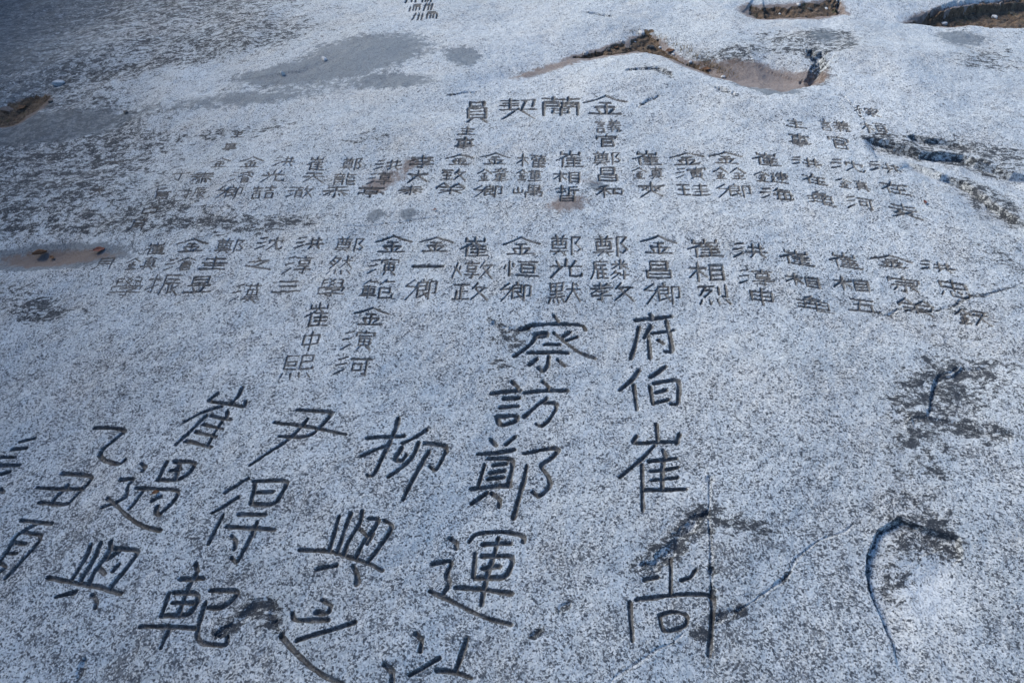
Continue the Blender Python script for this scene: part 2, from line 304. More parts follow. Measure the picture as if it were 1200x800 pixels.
# columns of large brush-style writing, traced stroke by stroke: (zoom origin x, y, scale), half width px, strokes
Z1, Z2, Z3, Z4, Z5, Z6, Z7 = (0,470,3.477), (180,430,3.3333), (130,590,3.81), (400,470,3.81), (560,350,4.21), (620,480,2.58), (420,600,4.0)
BIG = [
('府伯崔尚', [
 (Z5, 2.5, '850,75 862,90|780,108 955,85|795,140 780,220 755,295|855,135 820,195|840,185 850,290|860,172 970,152|930,110 950,180 960,262 925,260|890,205 915,220'),
 (Z5, 2.6, '795,350 770,390 700,450|770,425 785,545|925,335 905,350 850,385|850,430 865,520|870,415 990,395 995,430 990,515 955,515|880,460 930,448|865,515 940,495'),
 (Z6, 2.5, '385,45 388,95|325,80 308,105 450,98|455,75 445,105|380,110 340,150 275,203|342,165 343,305|405,125 412,140|362,155 445,148|370,185 450,175|370,213 450,203|350,243 475,238|405,150 402,240'),
 (Z6, 2.6, '430,445 428,560|505,482 490,505 460,515|350,512 390,505|325,573 420,558 560,555 555,600 545,740|305,580 312,700|393,620 405,675 475,655 480,620 430,608 395,622')]),
('察訪鄭運法', [
 (Z5, 2.5, '375,80 395,105|235,140 270,125 400,120 520,125 530,150|280,170 345,162 338,185 300,185|295,168 260,225 180,280|375,165 430,210 500,265 575,288|455,160 425,180|490,185 440,200|330,225 405,225|250,262 445,268|350,285 345,330 325,358 300,340|290,295 255,322|395,305 428,335'),
 (Z5, 2.5, '170,410 200,435 195,455|65,468 210,452|130,495 205,490|110,538 200,530|95,580 105,625 185,605 200,575 95,580|320,410 350,430 345,450|230,465 300,455 440,452|340,490 300,520 230,580|330,515 390,512 385,545 350,600 315,628 290,615'),
 (Z4, 2.7, '670,172 690,192|775,155 735,188|610,235 700,230 775,212|640,280 610,385|655,255 765,255 765,290 745,380|680,285 735,278|665,320 730,310|655,345 725,340|580,390 670,378 755,380|650,405 580,455|670,410 710,440 705,470|815,232 900,212 980,212 940,255 885,285 925,330 935,375 885,428 855,405|828,285 815,360 790,440 770,520'),
 (Z7, 2.9, '520,135 545,98 700,90 780,112 772,138|585,150 710,148|655,125 640,190 600,300 575,430|548,190 538,300|580,205 725,205 720,250 690,310 545,305|580,262 660,255|455,352 560,355 715,380|430,118 460,135 458,165|350,240 445,220 410,290 430,330 400,375|335,365 400,395 500,445 600,495 715,525'),
 (Z7, 3.0, '270,570 300,600 290,650|125,715 165,745 155,810|240,762 300,730 380,680|370,740 440,742 530,775|505,595 490,640 455,745')]),
('柳興之', [
 (Z4, 2.6, '255,72 245,120 190,240 140,335 115,325|115,165 280,155|90,242 210,195|380,125 340,155 275,185|270,205 235,262 270,265 290,240|345,185 325,240 270,295 210,338|375,190 480,200 445,270 420,310 395,290|390,225 350,290 310,370 275,440'),
 (Z2, 2.6, '570,712 690,718 745,738 840,765 890,790|725,580 685,718|770,568 715,730|815,560 810,600 760,680 740,738|840,590 880,590 870,620 820,680 790,745|900,598 935,615 920,650 870,720 830,765|805,632 830,655|855,650 835,690|640,788 715,775|780,778 797,810 795,842'),
 (Z3, 2.9, '945,430 985,450 970,490 915,485|810,490 820,522 970,520|1090,530 1000,560 830,610|760,590 820,660 920,750 1030,805')]),
('尹得軌', [
 (Z2, 2.5, '560,165 700,172 680,200 610,275 490,268|470,212 630,235 750,262|600,200 560,250 500,300 440,340 375,383'),
 (Z2, 2.5, '370,435 280,488|330,508 230,570|272,575 215,690|390,447 525,442 520,465 470,540 380,535|400,447 380,530|395,490 465,488|335,577 437,577|285,625 470,632|405,605 375,680 340,740 325,765 305,745|305,660 325,680 318,710'),
 (Z3, 2.7, '378,268 385,298|385,300 340,385 300,490|310,338 410,332|260,400 225,500|280,397 390,395 385,440 340,500 225,500|275,442 362,440|135,550 370,552|262,560 225,645|440,385 575,385 540,430 490,465 425,462|420,440 400,500 380,590 400,620 515,635 520,592')]),
('崔過興', [
 (Z2, 2.3, '250,100 205,132 300,140 355,152 358,130|345,78 335,105 300,140|118,210 180,180 265,150|205,190 150,240 85,298|285,168 285,188|225,190 300,203|195,222 270,240|165,250 245,270|125,285 225,310|275,195 245,245 212,300'),
 (Z1, 2.6, '575,252 592,265 580,285|495,322 553,312 520,345 520,385 485,410 420,435|440,400 470,420 520,470 590,515 655,528|675,245 640,318|710,242 798,243 770,285 725,318 640,318|690,278 735,272|730,250 712,315|555,352 730,358 720,390 690,430 650,465 635,455 640,430|580,365 525,440|620,402 655,385'),
 (Z1, 2.7, '370,580 360,620 295,720|410,575 395,620 330,725|455,570 450,610 390,680 360,740|470,600 565,605 550,640 500,700 440,765|440,640 490,610|405,680 425,700|460,690 485,665|195,718 300,738 380,750 490,780|305,775 225,795|375,788 395,815 390,840')]),
('乙丑酉', [
 (Z1, 2.6, '385,108 520,108 470,150 415,195 405,220 420,238 485,258 508,235'),
 (Z1, 2.5, '250,292 385,302 350,345 310,385 275,425 160,410|150,350 335,355|275,340 210,412'),
 (Z1, 2.5, '85,485 210,498|150,500 60,550 30,610 0,650|95,535 165,540 160,570 110,620 50,690 20,720|60,575 100,578|20,618 65,618|0,660 25,670 0,690')]),
('彡', [(Z1, 2.5, '80,165 140,148|50,195 105,188|5,230 60,226|0,262 75,255|0,295 35,285|0,355 12,368')]),
]
def chaikin(p, n=2):
    p = [np.array(q, float) for q in p]
    for _ in range(n):
        if len(p) < 3: break
        o = [p[0]]
        for i in range(len(p) - 1):
            a, b = p[i], p[i + 1]
            if i > 0: o.append(a * .8 + b * .2)
            if i < len(p) - 2: o.append(a * .2 + b * .8)
        o.append(p[-1]); p = o
    return p
COLUMNS = []          # [ [ (polylines in px, half width px), ... ] per column ]
for text, boxes in COLS:
    col = []
    for k, (c, (x0, y0, x1, y1)) in enumerate(zip(text, boxes)):
        cx, cy, W, H = (x0 + x1) / 2, (y0 + y1) / 2, x1 - x0, y1 - y0
        title = len(text) == 4
        sx = 0.0 if title else (cx - 685) / (cy + 446) * (0.62 if cx < 685 else 0.7)
        tilt = 0.0 if title else 0.13 * float(sstep(850, 930, cx)) - 0.03 * float(sstep(420, 250, cx))
        Hh = max(H - abs(tilt) * W, H * .7); Ww = max(W - .55 * abs(sx) * Hh, W * .6)
        strokes = []
        for st in glyph(c):
            pts = []
            for (u, v) in st:
                u2, v2 = u - .5 + random.uniform(-.012, .012), v - .5 + random.uniform(-.015, .015)
                X = u2 * Ww; Y = v2 * Hh
                pts.append((cx + X + sx * Y, cy + Y + tilt * X))
            strokes.append(pts)
        hw = 1.22 if len(strokes) < 14 else 1.0
        if cy > 270: hw *= 1.12
        if cy < 30 or (cx < 290 and cy < 180) or cx < 150: hw *= 0.8
        if cx < 420: hw *= 0.88
        if title: hw = 1.75
        if c == '一': hw = 2.2
        col.append((strokes, hw))
    COLUMNS.append(col)
for text, chars in BIG:
    col = []
    for (Z, hw, s) in chars:
        strokes = [chaikin([(Z[0] + float(a.split(',')[0]) / Z[2], Z[1] + float(a.split(',')[1]) / Z[2]) for a in st.split()]) for st in s.split('|')]
        col.append((strokes, hw))
    COLUMNS.append(col)

# ------------------------------------------------------------------ the slab as one fine height field
STEP = 0.75
pys = np.arange(845, -50, -STEP)
_, ymid = unproject(np.full_like(pys, 680), pys)
near = np.linspace(-3.2, ymid[0], 40)[:-1]; far = ymid[-1] + np.cumsum(np.linspace(0.02, 0.28, 50))
ys = np.concatenate([near, ymid, far])
us = np.arange(-1.13, 1.1301, STEP / 600.0)
ext = np.cumsum(np.linspace(0.01, 0.25, 45))
def hwid(y): return np.maximum(0.55, (y * cp + CAM_H * sp) * 0.75 * 1.06)
hw_ = hwid(ys)
X = np.concatenate([-(1.13 * hw_)[:, None] - ext[::-1][None, :], us[None, :] * hw_[:, None], (1.13 * hw_)[:, None] + ext[None, :]], axis=1)
Y = np.repeat(ys[:, None], X.shape[1], axis=1)
NR, NC = X.shape
B = base(X, Y)
PX, PY = project(X, Y, B)
okp = (Y * cp - (B - CAM_H) * sp) > 0.2
PX = np.where(okp, PX, -9999); PY = np.where(okp, PY, 9999)
Zh = np.zeros_like(X); crackm = np.zeros_like(X)
# broad relief
Zh += 0.018 * fbm(X, Y, 7.0, 4, 25) + 0.006 * fbm(X, Y, 22, 5, 31)
def wpoly(pts):
    a = np.array(pts, float); x, y = unproject(a[:, 0], a[:, 1]); return np.stack([x, y], 1)
def polydist(pts, pad):
    """distance, signed side (+ = left of travel direction) for vertices near a world polyline"""
    mn = pts.min(0) - pad; mx = pts.max(0) + pad
    r = np.where((ys > mn[1]) & (ys < mx[1]))[0]
    if not len(r): return None
    r0, r1 = r[0], r[-1] + 1
    cm = ((X[r0:r1] > mn[0]) & (X[r0:r1] < mx[0])).any(0); c = np.where(cm)[0]
    if not len(c): return None
    sl = (slice(r0, r1), slice(c[0], c[-1] + 1))
    x, y = X[sl], Y[sl]
    best = np.full(x.shape, 1e9); side = np.zeros(x.shape); par = np.zeros(x.shape)
    for i in range(len(pts) - 1):
        a, b = pts[i], pts[i + 1]; d = b - a; L = d @ d + 1e-12
        tr = ((x - a[0]) * d[0] + (y - a[1]) * d[1]) / L; t = np.clip(tr, 0, 1)
        q = np.hypot(x - a[0] - t * d[0], y - a[1] - t * d[1])
        m = q < best - 1e-9; best = np.where(m, q, best)
        side = np.where(m, np.sign(d[0] * (y - a[1]) - d[1] * (x - a[0])), side); par = np.where(m, (i + t) / (len(pts) - 1), par)
    return sl, best, side, par
def jag(pts, amp):
    p = wpoly(pts); out = [p[0]]
    for i in range(len(p) - 1):
        n = max(2, int(np.hypot(*(p[i + 1] - p[i])) / 0.05))
        for k in range(1, n + 1):
            q = p[i] + (p[i + 1] - p[i]) * k / n
            out.append(q + (RNG.normal(0, amp, 2) if k < n else 0))
    return np.array(out)
def crack(pts, width, depth, amp=0.006, vary=0.6, dark=1.0):
    p = jag(pts, amp); r = polydist(p, width * 2)
    if r is None: return
    sl, d, s, t = r
    crackm[sl] = np.maximum(crackm[sl], dark * np.exp(-(d / (1.3 * width)) ** 2))
    x_, y_ = X[sl], Y[sl]; d = np.abs(d + width * 1.3 * fbm(x_, y_, 45, 3, 97)) * (0.7 + 0.8 * vnoise(x_ * 28, y_ * 28, 98))
    ww = width * (1 - vary + vary * 2 * vnoise(t * 14 + width * 100, t * 0 + 3.3, 5)) * np.clip(np.minimum(t, 1 - t) * 12, .25, 1)
    Zh[sl] -= depth * np.clip(1 - d / np.maximum(ww, 1e-4), 0, 1) ** 0.8
def step_(pts, drop, reach, side=1, amp=0.008, edge=0.006):
    """ground on one side of the line breaks away by `drop` and comes back over `reach`"""
    p = jag(pts, amp); r = polydist(p, reach * 1.05)
    if r is None: return
    sl, d, s, t = r
    sd_ = d * s * side
    endf = sstep(0, .18, t) * sstep(1, .82, t)
    prof = sstep(-edge, edge, sd_) * (1 - sstep(reach * .05, reach, sd_))
    Zh[sl] -= drop * prof * endf
def blob(px, py, rx, ry, rot=0):
    c, s = math.cos(R(rot)), math.sin(R(rot)); dx = PX - px; dy = PY - py
    u = (dx * c + dy * s) / rx; v = (-dx * s + dy * c) / ry
    return np.exp(-(u * u + v * v))
# hollows and swells
Zh -= 0.055 * blob(900, 80, 62, 15, 6) + .025 * blob(800, 62, 60, 12, 18); Zh -= 0.022 * blob(40, 300, 85, 12, -3); Zh -= 0.015 * blob(20, 128, 40, 12, -20)
Zh += 0.03 * blob(760, 95, 120, 26, 4) + 0.03 * blob(1030, 70, 100, 25, 5)
Zh -= 0.030 * blob(1090, 672, 62, 48); Zh -= 0.010 * blob(1130, 470, 35, 30)
# ledges, spalls
step_([(520,108),(560,100),(620,86),(680,70),(740,58),(800,70),(850,94),(900,112),(950,98),(966,78),(985,62)], 0.035, 0.5, 1)
step_([(820,8),(845,10),(900,20),(960,17),(1010,20),(1100,28),(1200,33),(1300,38)], 0.06, 0.5, 1)
step_([(-60,160),(0,146),(30,118),(60,104),(110,88),(170,80),(250,74),(300,68)], 0.03, 0.4, 1)
step_([(1062,800),(1048,760),(1036,722),(1022,690),(1018,650),(1030,622),(1056,608),(1095,620),(1125,628),(1130,650),(1120,665)], 0.016, 0.09, -1, .004, .004)
step_([(1088,490),(1092,470),(1100,440),(1128,430),(1160,425)], 0.009, 0.07, -1, .008); step_([(1070,484),(1085,488),(1120,492),(1168,506),(1190,510)], 0.006, 0.06, -1, .008)
step_([(1010,160),(1025,162),(1080,178),(1130,182),(1168,196),(1200,205),(1240,215)], 0.030, 0.22, -1, .014); step_([(1060,182),(1085,192),(1130,212),(1160,235),(1195,256),(1230,270)], 0.026, 0.20, -1, .012)
step_([(1060,160),(1100,163),(1140,174)], 0.018, 0.12, -1, .012)
step_([(240,97),(258,95),(300,90),(350,84),(372,76)], 0.006, 0.25, -1, .006)
step_([(1060,14),(1100,10),(1150,4),(1210,0),(1260,-4)], .04, .3, -1)
# cracks
crack([(1052,768),(1036,722),(1022,690),(1018,650),(1030,622),(1056,608),(1090,618)], .005, .010, .002, .5)
crack([(1088,486),(1092,468),(1100,440),(1124,430)], .006, .006, .006, .9)
crack([(1030,163),(1080,178),(1130,182),(1168,196)], .009, .010, .008); crack([(1090,192),(1130,212),(1160,235),(1190,254)], .009, .010, .008)
crack([(832,558),(831,600),(834,650),(833,700),(836,770)], 0.004, 0.005, .0015, .6, .12)
for q in ((831,562),(833,622),(834,668),(835,690)): crack([(q[0]-1,q[1]-4),(q[0]+1,q[1]+4)], .009, .006, .001)
crack([(1002,612),(975,628),(948,642),(925,672),(900,692),(865,716)], 0.0038, 0.0028, .005, .8, .3)
crack([(925,672),(905,688)], .006, .005, .002)
crack([(868,714),(850,720),(836,728)], .012, .006, .005, .8, 1.5); crack([(830,600),(812,618),(795,640),(770,652),(752,662)], 0.018, 0.011, .012, .8, 1.7)
crack([(800,742),(770,760),(735,785),(710,805)], 0.0038, 0.0026, .005, .8, .3)
crack([(668,705),(655,718)], .009, .005, .005, .8, 1.3); crack([(635,736),(622,745)], .008, .006, .004, .8, 1.3)
crack([(360,262),(420,265),(500,256),(560,254)], .004, .004, .005, .9, .5)
crack([(745,127),(760,120),(772,115)], .009, .009, .006, .8); crack([(525,112),(545,109),(565,108)], .008, .009, .005, .8)
crack([(735,88),(770,84),(785,96)], .02, .014, .006); crack([(690,14),(720,20)], .02, .02, .005)
crack([(955,95),(960,80),(958,66),(945,60)], .04, .04, .008); crack([(835,105),(860,112)], .02, .015, .004)
crack([(984,-6),(990,10),(1018,18),(1066,20)], .022, .03, .008); crack([(1066,18),(1100,7),(1150,1),(1210,-3)], .02, .03, .008)
crack([(985,110),(1000,125),(1012,140)], .007, .005, .003)
crack([(1030,368),(1052,362),(1092,364),(1112,360),(1125,352),(1155,345),(1200,330)], .006, .005, .007, .9, .5)
crack([(575,375),(595,388),(610,386),(622,382)], .012, .010, .004)
crack([(255,744),(275,733),(300,712),(318,708),(326,725),(328,740)], .014, .007, .010, .8, 1.6)
crack([(100,770),(92,795)], .006, .006, .002)

# ------------------------------------------------------------------ carve the writing into the height field
ID = np.zeros(X.shape, np.int32)      # 0 rock, k = k-th character
carve = np.zeros_like(X); k = 0; CHAR_OF = []
for ci, col in enumerate(COLUMNS):
    for strokes, hw in col:
        k += 1; CHAR_OF.append(ci)
        for st in strokes:
            p = wpoly(st); dm = float(depth_at(p[:, 0].mean(), p[:, 1].mean())); r = hw * dm / F
            rv = r * (1 + 0.16 * RNG.standard_normal(len(p)) * (1 if hw < 2 else .5)); rv = np.clip(rv, .7 * r, 1.35 * r)
            if len(p) == 2: rv[0] *= 1.05; rv[-1] *= .92
            pad = 1.6 * r
            mn = p.min(0) - pad; mx = p.max(0) + pad
            r0, r1 = np.searchsorted(ys, mn[1]), np.searchsorted(ys, mx[1])
            if r1 <= r0: continue
            c = np.where(((X[r0:r1] > mn[0]) & (X[r0:r1] < mx[0])).any(0))[0]
            if not len(c): continue
            sl = (slice(r0, r1), slice(c[0], c[-1] + 1)); x, y = X[sl], Y[sl]
            q = np.full(x.shape, 9.0)
            wob = 1 + (0.35 if hw > 2 else 0.12) * (vnoise(x / (r * 1.6), y / (r * 1.6), 77) - .5) + (0.4 if hw > 2 else 0.2) * (vnoise(x / (r * 6), y / (r * 6), 78) - .5)
            for i in range(len(p) - 1):
                a, b = p[i], p[i + 1]; d = b - a; L = d @ d + 1e-12
                t = np.clip(((x - a[0]) * d[0] + (y - a[1]) * d[1]) / L, 0, 1)
                q = np.minimum(q, np.hypot(x - a[0] - t * d[0], y - a[1] - t * d[1]) / ((rv[i] + (rv[i + 1] - rv[i]) * t) * wob))
            dep = (1.55 if hw < 2 else 1.55) * r * np.clip(1.3 * (1.1 - q), 0, 1) ** 0.8
            if hw < 2: dep = dep * (0.7 + 0.5 * vnoise(x * 9, y * 9, 55))
            m = dep > carve[sl]
            carve[sl] = np.where(m, dep, carve[sl])
            ID[sl] = np.where(m & (q < 1.0), k, ID[sl])
Zh -= carve * (1 + 0.25 * (vnoise(X * 160, Y * 160, 9) - .5))
NCH = k
# far edges of the slab roll down to the ground
edge = 1.9 * sstep(5.5, 9.5, np.abs(X)) + 1.9 * sstep(7.0, 10.5, Y) + 1.9 * sstep(-1.2, -3.0, Y)
Zt = B + Zh - np.minimum(edge, 2.4)

# ------------------------------------------------------------------ surface character, stored on the vertices
n1 = fbm(X, Y, 1.7, 4, 41)
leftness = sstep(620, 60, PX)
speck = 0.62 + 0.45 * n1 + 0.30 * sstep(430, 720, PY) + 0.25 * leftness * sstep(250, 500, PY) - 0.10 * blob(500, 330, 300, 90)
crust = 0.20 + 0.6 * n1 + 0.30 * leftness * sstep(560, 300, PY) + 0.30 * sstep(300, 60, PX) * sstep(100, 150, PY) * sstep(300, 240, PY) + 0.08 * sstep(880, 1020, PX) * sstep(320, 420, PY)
for (a, b_, c_, d_, e_, f_) in [(1085,480,45,55,20,.5),(1140,440,50,35,10,.7),(1072,478,36,34,15,.8),(1125,497,45,9,10,1.0),(1105,460,14,26,0,.6),(1060,560,60,40,-20,.25),(1110,600,60,30,20,.15),(860,610,60,18,10,.35),
    (1120,175,110,14,6,.8),(1150,235,60,16,25,.7),(1180,300,40,14,10,.6),(150,262,170,10,-2,.75),(310,264,60,8,-6,.9),(60,190,140,40,-8,.3),(120,85,160,8,-12,.9),
    (40,350,70,22,15,.4),(40,368,40,14,5,.6),(430,160,50,10,-5,.6),(300,152,90,9,-8,.5),(470,172,50,8,-5,.4),(560,150,40,10,0,.4),(930,50,60,14,10,.7),(985,45,40,16,0,.8),(1150,75,60,14,12,.6),(1000,90,30,8,0,.4),(860,60,45,10,0,.7),
    (1120,30,60,14,5,.5),(1180,60,50,22,10,.5),(130,10,200,18,-2,.55),(300,40,150,20,-5,.45),(500,215,30,30,0,.3),(585,430,18,20,0,.9),(600,395,40,14,20,.6),(665,560,40,12,0,.25),
    (795,632,50,14,-35,.9),(850,722,28,9,-30,.8),(290,725,45,22,-25,.75),(655,375,30,10,0,.3),(900,620,60,12,5,.4),(820,745,20,8,0,.7),(1165,510,40,12,10,.4),
    (1090,172,70,8,8,1.3),(1150,190,40,7,20,1.3),(1160,228,40,9,33,1.2),(1110,540,110,150,0,.1),(850,62,26,6,0,1.0),(955,50,30,13,0,.8),(770,87,18,5,20,.8),(962,88,9,14,0,.8),(640,100,60,6,-14,.3),(1075,615,40,9,5,.9),(1050,680,14,40,10,.8),(110,205,150,60,-6,.2),(1060,660,30,45,10,.4),(1110,640,40,16,10,.75),(1150,345,60,20,-20,.4),(820,300,60,40,0,.1),(200,240,60,12,-5,.4),(1080,370,50,10,5,.35)]:
    crust = crust + f_ * blob(a, b_, c_, d_, e_)
speck = speck - .85 * blob(1088, 688, 52, 46, 0) - .3 * sstep(260, 60, PY)
crust = crust + 0.85 * crackm * (0.35 + 1.1 * vnoise(X * 16, Y * 16, 91))
pale = 0.15 + 0.55 * n1 + 0.5 * blob(1040,130,120,60) + 01.2 * blob(1088,685,52,45) + 0.45 * blob(620,60,130,30) + 0.4 * blob(830,250,260,110) + .6 * blob(1035,8,60,14) + .4 * blob(690,110,160,30)
film = np.zeros_like(X)
for (a, b_, c_, d_, e_, f_) in [(430,62,85,24,-8,1.1),(545,66,24,12,0,.9),(330,88,60,10,-5,.9),(470,95,60,10,-3,.7),(60,300,85,13,-4,1.5),(60,150,90,14,-6,.7),(900,100,55,12,6,1.0),
    (1125,45,40,12,6,.9),(440,252,12,8,-10,1.0),(478,252,13,8,-20,1.0),(700,218,20,10,20,.8),(1080,495,40,40,0,.35),(965,45,30,16,0,.7),(300,115,120,12,-5,.6)]:
    film = film + f_ * blob(a, b_, c_, d_, e_)
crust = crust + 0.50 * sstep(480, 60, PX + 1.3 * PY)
film = film + 0.40 * sstep(400, -20, PX + 1.3 * PY) + 0.32 * sstep(480, 0, PX) * sstep(460, 150, PY)  # wide terms paint the dimmer light of the upper left into the film
stain = np.zeros_like(X)
for (a, b_, c_, d_, e_, f_) in [(665,238,32,14,-8,.85),(445,215,32,14,-20,.8),(485,190,20,12,-25,.6),(640,82,40,8,-15,.6),(885,79,75,14,8,1.15),(950,88,22,10,0,.6),(720,60,55,10,-8,.7),(820,80,40,10,20,.8),
    (20,130,35,12,-15,.8),(62,300,85,11,-3,1.0),(1170,26,40,6,5,.7),(690,212,25,6,10,.5),(930,10,75,12,0,.9),(1150,14,90,12,0,.8),(640,78,70,10,-14,.5),(750,50,30,10,0,.5),(270,295,15,8,0,.4)]:
    stain = stain + f_ * blob(a, b_, c_, d_, e_)
wet = np.zeros_like(X)
def inpoly(poly):
    m = np.zeros(X.shape, bool); n = len(poly)
    qx = PX + 26 * fbm(X, Y, 12, 4, 61); qy = PY + 11 * fbm(X, Y, 12, 4, 67)
    for i in range(n):
        (x1, y1), (x2, y2) = poly[i], poly[(i + 1) % n]
        m ^= ((y1 > qy) != (y2 > qy)) & (qx < (x2 - x1) * (qy - y1) / ((y2 - y1) or 1e-9) + x1)
    return m
SOILS = [[(672,64),(700,54),(738,42),(750,34),(772,42),(800,58),(830,72),(862,88),(850,93),(815,76),(790,66),(755,57),(720,62),(695,70)],
         [(880,4),(930,0),(985,-2),(987,14),(945,18),(895,19),(880,14)], [(1066,18),(1100,8),(1150,2),(1225,-2),(1225,26),(1130,26),(1078,25)],
         [(-20,128),(15,116),(46,106),(52,112),(30,128),(8,144),(-20,150)]]
soil = np.zeros(X.shape, np.int32)
for i, pl in enumerate(SOILS):
    m = inpoly(pl) & (ID == 0); soil[m] = i + 1
def boxblur(a, ry, rx):
    for ax, r in ((0, ry), (1, rx)):
        c = np.cumsum(a, axis=ax); a = (np.roll(c, -r, ax) - np.roll(c, r, ax)) / (2 * r)
    return a
sb = boxblur(boxblur((soil > 0).astype(float), 5, 16), 4, 12)
stain = stain + 0.10 * crackm; stain = stain + 1.5 * np.clip(sb, 0, 1); speck = speck + .4 * np.clip(sb, 0, 1); Zt = Zt - 0.02 * np.clip(sb, 0, 1)
Zt = Zt + (soil > 0) * (-0.006 + 0.03 * fbm(X, Y, 34, 4, 71))

# ------------------------------------------------------------------ build: split the field into rock, characters and soil
verts = np.stack([X, Y, Zt], -1).reshape(-1, 3)
idx = np.arange(NR * NC).reshape(NR, NC)
quads = np.stack([idx[:-1, :-1], idx[:-1, 1:], idx[1:, 1:], idx[1:, :-1]], -1).reshape(-1, 4)
def cellmax(a): return np.maximum(np.maximum(a[:-1, :-1], a[:-1, 1:]), np.maximum(a[1:, 1:], a[1:, :-1]))
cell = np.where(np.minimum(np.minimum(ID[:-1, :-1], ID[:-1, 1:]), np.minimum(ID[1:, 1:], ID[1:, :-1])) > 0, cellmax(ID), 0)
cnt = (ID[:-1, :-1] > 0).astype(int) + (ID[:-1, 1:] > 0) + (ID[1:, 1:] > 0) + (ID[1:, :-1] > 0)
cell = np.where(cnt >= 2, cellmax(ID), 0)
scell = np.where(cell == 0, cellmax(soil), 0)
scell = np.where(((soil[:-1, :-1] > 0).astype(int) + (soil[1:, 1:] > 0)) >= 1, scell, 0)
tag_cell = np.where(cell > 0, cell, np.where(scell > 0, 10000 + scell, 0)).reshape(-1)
# shared smooth normals so that the cuts between the pieces do not show
du = np.gradient(verts.reshape(NR, NC, 3), axis=1); dv = np.gradient(verts.reshape(NR, NC, 3), axis=0)
nrm = np.cross(du, dv).reshape(-1, 3); nrm /= np.linalg.norm(nrm, axis=1, keepdims=True) + 1e-20
ATT = {n: a.reshape(-1).astype(np.float32) for n, a in dict(speck=speck, crust=crust, pale=pale, film=film, stain=stain, wet=wet).items()}
def grid_mesh(name, q, mat, atts=True):
    u, inv = np.unique(q.reshape(-1), return_inverse=True)
    me = bpy.data.meshes.new(name)
    me.vertices.add(len(u)); me.vertices.foreach_set('co', verts[u].astype(np.float32).ravel())
    me.loops.add(len(q) * 4); me.loops.foreach_set('vertex_index', inv.astype(np.int32).ravel())
    me.polygons.add(len(q)); me.polygons.foreach_set('loop_start', np.arange(0, len(q) * 4, 4, dtype=np.int32))
    me.polygons.foreach_set('loop_total', np.full(len(q), 4, np.int32))
    me.update(); me.polygons.foreach_set('use_smooth', np.ones(len(q), bool))
    if atts:
        for n, a in ATT.items():
            at = me.attributes.new(n, 'FLOAT', 'POINT'); at.data.foreach_set('value', a[u])
    me.materials.append(mat)
    me.normals_split_custom_set_from_vertices(nrm[u].astype(np.float32))
    return me
def link(name, data, parent=None):
    o = bpy.data.objects.new(name, data); C.collection.objects.link(o)
    if parent: o.parent = parent
    return o
def tag(o, label, cat, group=None, kind=None):
    if label: o['label'] = label
    if cat: o['category'] = cat
    if group: o['group'] = group
    if kind: o['kind'] = kind
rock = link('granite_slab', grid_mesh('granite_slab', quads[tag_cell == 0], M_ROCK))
tag(rock, 'broad pale grey granite slab carved with rows of Chinese characters', 'rock slab', None, 'thing')
order = np.argsort(tag_cell, kind='stable'); st_ = tag_cell[order]
col_obj = {}
KIND = ['carved_heading' if t in ('金蘭契員',) else 'carved_rank' if t in ('議官', '主事', '稼桓') else 'carved_date' if t in ('日月', '月', '六大', '乙丑酉', '彡') else 'carved_name' for t, _ in COLS + BIG]
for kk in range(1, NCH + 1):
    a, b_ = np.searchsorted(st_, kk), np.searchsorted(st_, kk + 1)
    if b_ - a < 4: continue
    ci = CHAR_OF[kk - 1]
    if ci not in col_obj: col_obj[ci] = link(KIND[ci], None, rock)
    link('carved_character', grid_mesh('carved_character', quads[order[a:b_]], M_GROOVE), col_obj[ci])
SLAB = ['brown soil and litter caught in the hollow above the carved heading', 'patch of brown soil behind the slab rim, beside the pale rock hump',
        'brown soil strip at the far right corner beyond the slab rim', 'dark brown soil lodged in the crack at the left edge']
for i in range(len(SOILS)):
    a, b_ = np.searchsorted(st_, 10001 + i), np.searchsorted(st_, 10002 + i)
    if b_ - a < 4: continue
    o = link('soil', grid_mesh('soil', quads[order[a:b_]], M_SOIL, False)); tag(o, SLAB[i], 'soil', 'soil in the hollows', 'stuff')
# added earth bank, unseen left of frame, put in to shade the slab's left half
th = np.radians(np.linspace(-165, 5, 170)); tr = np.linspace(0, 1, 60) ** 1.3
rin = np.minimum(4.0 / np.maximum(np.sin(np.abs(th)), .2), 12.0); wr = sstep(R(-62), R(-36), th); rin = rin * (1 - wr) + np.maximum(rin, 9.6) * wr
hgt = 1.2 + 5.5 * sstep(R(-14), R(-50), th)
RR = rin[None, :] + 13 * tr[:, None]; TH = np.repeat(th[None, :], 60, 0)
tb = np.clip(13 * tr[:, None] / 2.4, 0, 1) * np.ones_like(RR)
BX = RR * np.sin(TH); BY = RR * np.cos(TH)
BZ = -2.2 + (hgt[None, :] + .6) * tb ** .8 + tb * (1.0 * fbm(BX, BY, .5, 4, 81) + .35 * fbm(BX, BY, 3, 3, 83)); BXx = BX
bi = np.arange(BX.size).reshape(BX.shape)
me = bpy.data.meshes.new('added_shade_bank'); me.from_pydata(np.stack([BXx, BY, BZ], -1).reshape(-1, 3).tolist(), [], np.stack([bi[:-1, :-1], bi[1:, :-1], bi[1:, 1:], bi[:-1, 1:]], -1).reshape(-1, 4).tolist())
me.materials.append(M_SHADE_BANK); tag(link('added_shade_bank', me), 'unseen dark earth bank added to shade the slab', 'added_shade_bank', None, 'structure')
# ground sheet the slab rises from
me = bpy.data.meshes.new('ground'); S = 600
me.from_pydata([(-S, -S, -2.0), (S, -S, -2.0), (S, S, -2.0), (-S, S, -2.0)], [], [(0, 1, 2, 3)]); me.materials.append(M_GROUND)
g = link('ground', me); tag(g, 'brown earth ground around the slab', 'ground', None, 'structure')

